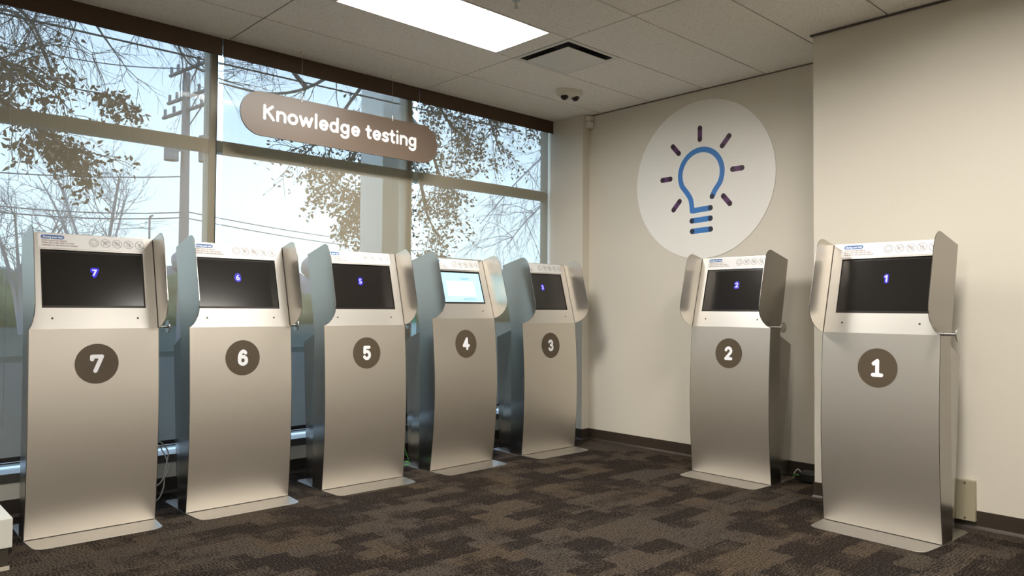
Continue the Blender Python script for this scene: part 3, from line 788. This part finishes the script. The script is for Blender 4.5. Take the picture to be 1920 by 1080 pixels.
rng = random.Random(11)
def rv(s=1.): return Vector((rng.uniform(-s, s), rng.uniform(-s, s), rng.uniform(-s, s)))
class Tree:
    def __init__(s, name, label, base, bark, leafm=None, group=None):
        s.e = empty(name, base, label=label, cat='tree', group=group); s.b = Vector(base); s.w = MB(); s.l = MB(); s.bark = bark; s.leafm = leafm
    def limb(s, pts, r0, r1, n=6):
        P = smooth_path([Vector(p)-s.b for p in pts], 4); s.w.tube(P, r0, n, True, r1); return P
    def twig(s, p, d, ln, r, lev, leaf, droop=0.):
        pts = [p]; q = p.copy(); dd = d.normalized()
        k = 4
        for i in range(k):
            dd = (dd+rv(.22)+Vector((0, 0, -droop))).normalized(); q = q+dd*ln/k; pts.append(q.copy())
        s.w.tube(pts, r, 4, False, r*.45)
        if lev > 0:
            for i in range(1, k+1):
                for _ in range(1 if i < k else 2):
                    nd = (dd+rv(.85)).normalized(); s.twig(pts[i], nd, ln*rng.uniform(.5, .75), r*.55, lev-1, leaf, droop)
        if leaf and lev <= 1:
            for i in range(leaf): s.leaf(pts[rng.randint(1, k)]+rv(.10))
    def leaf(s, p, sz=.055):
        a = rv().normalized(); b = a.cross(rv().normalized()).normalized(); z = sz*rng.uniform(.7, 1.3)
        s.l.add([p, p+a*z*.4+b*z*.42, p+a*z*1.3+b*z*.12, p+a*z*1.5, p+a*z*1.3-b*z*.16, p+a*z*.45-b*z*.42], [(0, 1, 2, 3), (0, 3, 4, 5)])
    def spray(s, P, n, ln, r, lev, leaf=0, t0=.2, droop=0., bias=Vector((0, 0, 0))):
        for _ in range(n):
            t = rng.uniform(t0, 1.); i = min(len(P)-2, int(t*(len(P)-1))); d = (P[i+1]-P[i]).normalized()
            s.twig(P[i], (d*.5+rv(.9)+bias).normalized(), ln*rng.uniform(.6, 1.2), r, lev, leaf, droop)
    def done(s):
        s.w.build('branches', s.bark, s.e)
        if s.l.v: s.l.build('foliage', s.leafm, s.e)
        return s.e
# oak hanging in from the left
Y = 6.5
t = Tree('oak_tree', 'leafy oak reaching into the window from the left edge', at(-330, 640, Y)*1., MAT['bark'], MAT['leaf'], 'trees outside the window'); t.e.location.z = -.06; t.b = Vector(t.e.location)
base = t.b.copy(); top = at(-260, -120, Y)
t.limb([base, (base+top)/2+Vector((.15, 0, 0)), top], .2, .11, 8)
A = t.limb([at(-285, 60, Y), at(-120, 70, Y), at(0, 110, Y), at(90, 170, Y)], .055, .02); t.spray(A, 16, .55, .010, 1, 6, .45, .12)
A = t.limb([at(-285, 180, Y), at(-80, 150, Y), at(60, 230, Y), at(150, 300, Y)], .05, .018); t.spray(A, 20, .5, .010, 1, 6, .4, .12)
A = t.limb([at(60, 120, Y), at(120, 160, Y), at(190, 175, Y), at(235, 185, Y)], .012, .006); t.spray(A, 7, .3, .006, 1, 7, .3, .1)
A = t.limb([at(60, 240, Y), at(110, 290, Y), at(150, 320, Y)], .012, .006); t.spray(A, 9, .34, .006, 1, 6, .2, .15)
A = t.limb([at(-285, 40, Y), at(-60, 20, Y), at(40, 30, Y), at(95, 130, Y)], .03, .008); t.spray(A, 10, .6, .006, 2, 0, .4, .1)
t.done()
# bare tree with fine drooping twigs across the first and second window
Y = 9.
t = Tree('bare_tree', 'bare tree whose fine twigs droop across the top of the left window', at(250, 640, Y), MAT['bark'], None, 'trees outside the window'); t.e.location = at(-480, 640, Y); t.e.location.z = -.06; t.b = Vector(t.e.location)
base = t.b.copy()
t.limb([base, at(-470, 200, Y), at(-430, -150, Y)], .22, .12, 8)
for p in ([(-440, -120), (-100, -110), (120, -20), (210, 90)], [(-440, -150), (0, -160), (260, -40), (330, 60)], [(-430, -150), (100, -200), (380, -60), (450, 60)], [(-440, -60), (-150, -60), (40, 20), (100, 140)]):
    A = t.limb([at(a, b_, Y) for a, b_ in p], .06, .012); t.spray(A, 13, 1.15, .011, 2, 0, .45, .10)
A = t.limb([at(300, -40, Y), at(340, 100, Y), at(395, 140, Y), at(450, 160, Y)], .02, .008); t.spray(A, 7, .9, .008, 2, 0, .3)
t.done()
# oak behind the second and third windows
Y = 7.5
t = Tree('oak_tree', 'leafy oak hanging across the middle and right windows', at(750, 640, Y), MAT['bark'], MAT['leaf'], 'trees outside the window'); t.e.location.z = -.06; t.b = Vector(t.e.location)
base = t.b.copy()
t.limb([base, at(752, 300, Y), at(748, 60, Y), at(760, -160, Y)], .20, .10, 8)
for p, n, lf in (([(750, 40), (650, 120), (575, 165), (500, 175), (410, 155)], 9, 0), ([(748, 120), (690, 150), (620, 240), (560, 300)], 12, 4), ([(750, 200), (690, 250), (640, 330), (600, 350)], 20, 9),
                 ([(750, 230), (715, 300), (690, 360), (650, 400)], 26, 9), ([(752, 280), (735, 360), (710, 430), (690, 460)], 16, 8), ([(752, 110), (800, 160), (850, 240), (900, 270)], 24, 9),
                 ([(752, 200), (800, 260), (830, 340), (870, 370)], 22, 9), ([(752, 260), (785, 330), (800, 400), (820, 440)], 16, 8), ([(752, 60), (820, 120), (900, 190), (940, 290)], 22, 7),
                 ([(575, 165), (540, 120), (520, 60)], 5, 0), ([(750, 0), (860, 80), (960, 200), (1010, 240)], 22, 6)):
    A = t.limb([at(a, b_, Y) for a, b_ in p], .045, .012); t.spray(A, n, .62, .009, 1, max(0, lf-2), .35, .10)
t.done()
# bare tree with drooping twig curtain at the right
Y = 11.
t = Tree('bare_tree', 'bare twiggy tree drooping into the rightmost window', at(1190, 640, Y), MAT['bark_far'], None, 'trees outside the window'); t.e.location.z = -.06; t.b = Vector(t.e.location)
base = t.b.copy()
t.limb([base, at(1180, 300, Y), at(1150, 0, Y)], .22, .1, 8)
for p in ([(1175, 100), (1080, 60), (950, 130), (860, 230)], [(1178, 160), (1080, 140), (980, 200), (900, 270)], [(1180, 240), (1080, 250), (990, 320), (900, 420)], [(1180, 320), (1080, 340), (1000, 400), (950, 460)]):
    A = t.limb([at(a, b_, Y) for a, b_ in p], .05, .010); t.spray(A, 15, 1.2, .011, 2, 0, .4, .12)
t.done()
# distant bare trees
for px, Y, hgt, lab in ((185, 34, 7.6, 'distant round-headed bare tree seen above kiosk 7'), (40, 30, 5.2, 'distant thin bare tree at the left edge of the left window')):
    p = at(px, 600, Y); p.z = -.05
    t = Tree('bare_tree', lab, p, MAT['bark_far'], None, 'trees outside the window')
    for j in range(5):
        a = rng.uniform(0, 2*PI); spd = hgt*.33
        A = t.limb([p, p+Vector((math.cos(a)*spd*.25, math.sin(a)*spd*.25, hgt*.35)), p+Vector((math.cos(a)*spd*.7, math.sin(a)*spd*.7, hgt*.72)), p+Vector((math.cos(a)*spd, math.sin(a)*spd, hgt*.92))], .10, .02, 5)
        t.spray(A, 9, hgt*.22, .022, 2, 0, .3, -.05, Vector((0, 0, .4)))
    t.done()
# clipped hedge far across the road and wood behind it with haze painted into its colour
def bushy(name, label, x0, x1, y, h, m, step, jit, cat):
    e = empty(name, ((x0+x1)/2, y, -.05), label=label, cat=cat); mb = MB(); x = x0; c = (x0+x1)/2
    while x < x1:
        for lay in range(3):
            r = step*rng.uniform(.6, 1.0); z = h*rng.uniform(.3, 1.0-lay*.22)-r*.6
            V, Fc = ball((x-c+rng.uniform(-.3, .3), rng.uniform(-jit, jit), max(z, r*.4)), r, 9, 6)
            V = [(a+rng.uniform(-.08, .08)*r, b_+rng.uniform(-.08, .08)*r, max(0., d_+rng.uniform(-.1, .1)*r)) for a, b_, d_ in V]; mb.add(V, Fc)
        x += step*.55
    mb.build('foliage', m, e); return e
bushy('hedge', 'green hedge row across the road seen behind the kiosk tops', -8, 75, 44, 2.9, MAT['hedge'], 1.3, .6, 'hedge')
bushy('woodland', 'haze-coloured grey woodland beyond the hedge', -14, 130, 90, 7.6, MAT['treeline'], 1.9, 2., 'trees')
# slim post far off, seen over kiosk 7
lp = at(277, 600, 32.); lp.z = -.05
lt = empty('lamp_post', lp, label='slim grey post far off above the right end of kiosk 7', cat='lamp post')
zt = at(277, 408, 32.).z+.05
MB().tube([(0, 0, 0), (0, 0, zt)], .06, 8, True, .045).build('post', MAT['pole'], lt)
MB().tube([(0, 0, zt), (0, -.15, zt+.06), (0, -.4, zt+.07)], .045, 8).build('lamp_arm', MAT['pole'], lt)
# utility pole
Y = 18.
pb_ = at(341, 610, Y); pt_ = at(350, 137, Y)
po = empty('utility_pole', (pt_.x, Y, -.05), label='wooden utility pole with cross-arms outside the left window', cat='utility pole')
hp = pt_.z+.05
MB().tube([(0, 0, 0), (0, 0, hp)], .16, 12, True, .105).build('pole', MAT['pole'], po, smooth=.8)
ax = Vector((.12, -.99, 0))
for zc, ln in ((at(345, 207, Y).z, 1.5), (at(345, 182, Y).z, 1.2), (at(352, 131, Y).z, 1.1)):
    c0 = Vector((0, -.12, zc+.05)); a = c0-ax*ln; b_ = c0+ax*ln
    am = MB().tube([a, b_], .055, 6).tube([c0+ax*ln*.6, Vector((0, -.1, zc-.5))], .02, 5).build('cross_arm', MAT['pole'], po)
    for q in (-.92, -.55, .55, .92):
        p = c0+ax*ln*q; MB().tube([p+Vector((0, 0, .05)), p+Vector((0, 0, .24))], .045, 8).build('insulator', MAT['treeline'], am)
for sx, px_ in ((.55, 372), (-.42, 330)):
    zt = at(px_, 300, Y).z; p = Vector((sx, -.1, zt))
    MB().tube([p, p+Vector((0, 0, .75))], .2, 12).box(0 if sx > 0 else sx, sx if sx > 0 else 0, -.13, -.07, zt+.3, zt+.38).build('transformer', MAT['treeline'], po)
def wire(a, b_, sag, label):
    P = [a.lerp(b_, i/16)-Vector((0, 0, sag*4*(i/16)*(1-i/16))) for i in range(17)]
    tag(MB().tube(P, .018, 5).build('power_line', MAT['wire']), label, 'wire', 'power lines outside the window')
wire(at(-120, 314, Y), at(345, 331, Y), .1, 'upper power line running left from the utility pole')
wire(at(-120, 372, Y), at(345, 398, Y), .15, 'middle power line running left below the transformers')
wire(at(-120, 384, Y), at(345, 408, Y), .15, 'lowest power line running left from the utility pole')
wire(at(345, 396, Y), at(800, 458, Y+16), .25, 'power line sloping down to the right of the utility pole')
wire(at(345, 408, Y), at(800, 470, Y+16), .25, 'lower power line sloping down to the right of the utility pole')
wire(at(345, 128, Y), at(-120, 40, Y), .3, 'topmost power line crossing the left window')

# ------------------------------------------------------------------ sky
wd = bpy.data.worlds.new('overcast'); scene.world = wd; wd.use_nodes = True
N, L = wd.node_tree.nodes, wd.node_tree.links
bg = N['Background']; tc = N.new('ShaderNodeTexCoord'); sp = N.new('ShaderNodeSeparateXYZ'); L.new(tc.outputs['Generated'], sp.inputs[0])
rp = N.new('ShaderNodeValToRGB'); L.new(sp.outputs[2], rp.inputs[0])
rp.color_ramp.elements[0].position = 0.; rp.color_ramp.elements[0].color = (.72, .92, 1., 1)
rp.color_ramp.elements[1].position = .45; rp.color_ramp.elements[1].color = (.52, .69, 1., 1)
L.new(rp.outputs[0], bg.inputs[0]); bg.inputs[1].default_value = 4.8

# ------------------------------------------------------------------ view
vs = scene.view_settings
vs.view_transform = 'Standard'; vs.look = 'None'; vs.gamma = 1.; vs.use_curve_mapping = False; vs.exposure = 0.
scene.cycles.use_denoising = True
scene.cycles.max_bounces = 10; scene.cycles.diffuse_bounces = 5; scene.cycles.glossy_bounces = 5; scene.cycles.transparent_max_bounces = 16
scene.cycles.sample_clamp_indirect = 6.
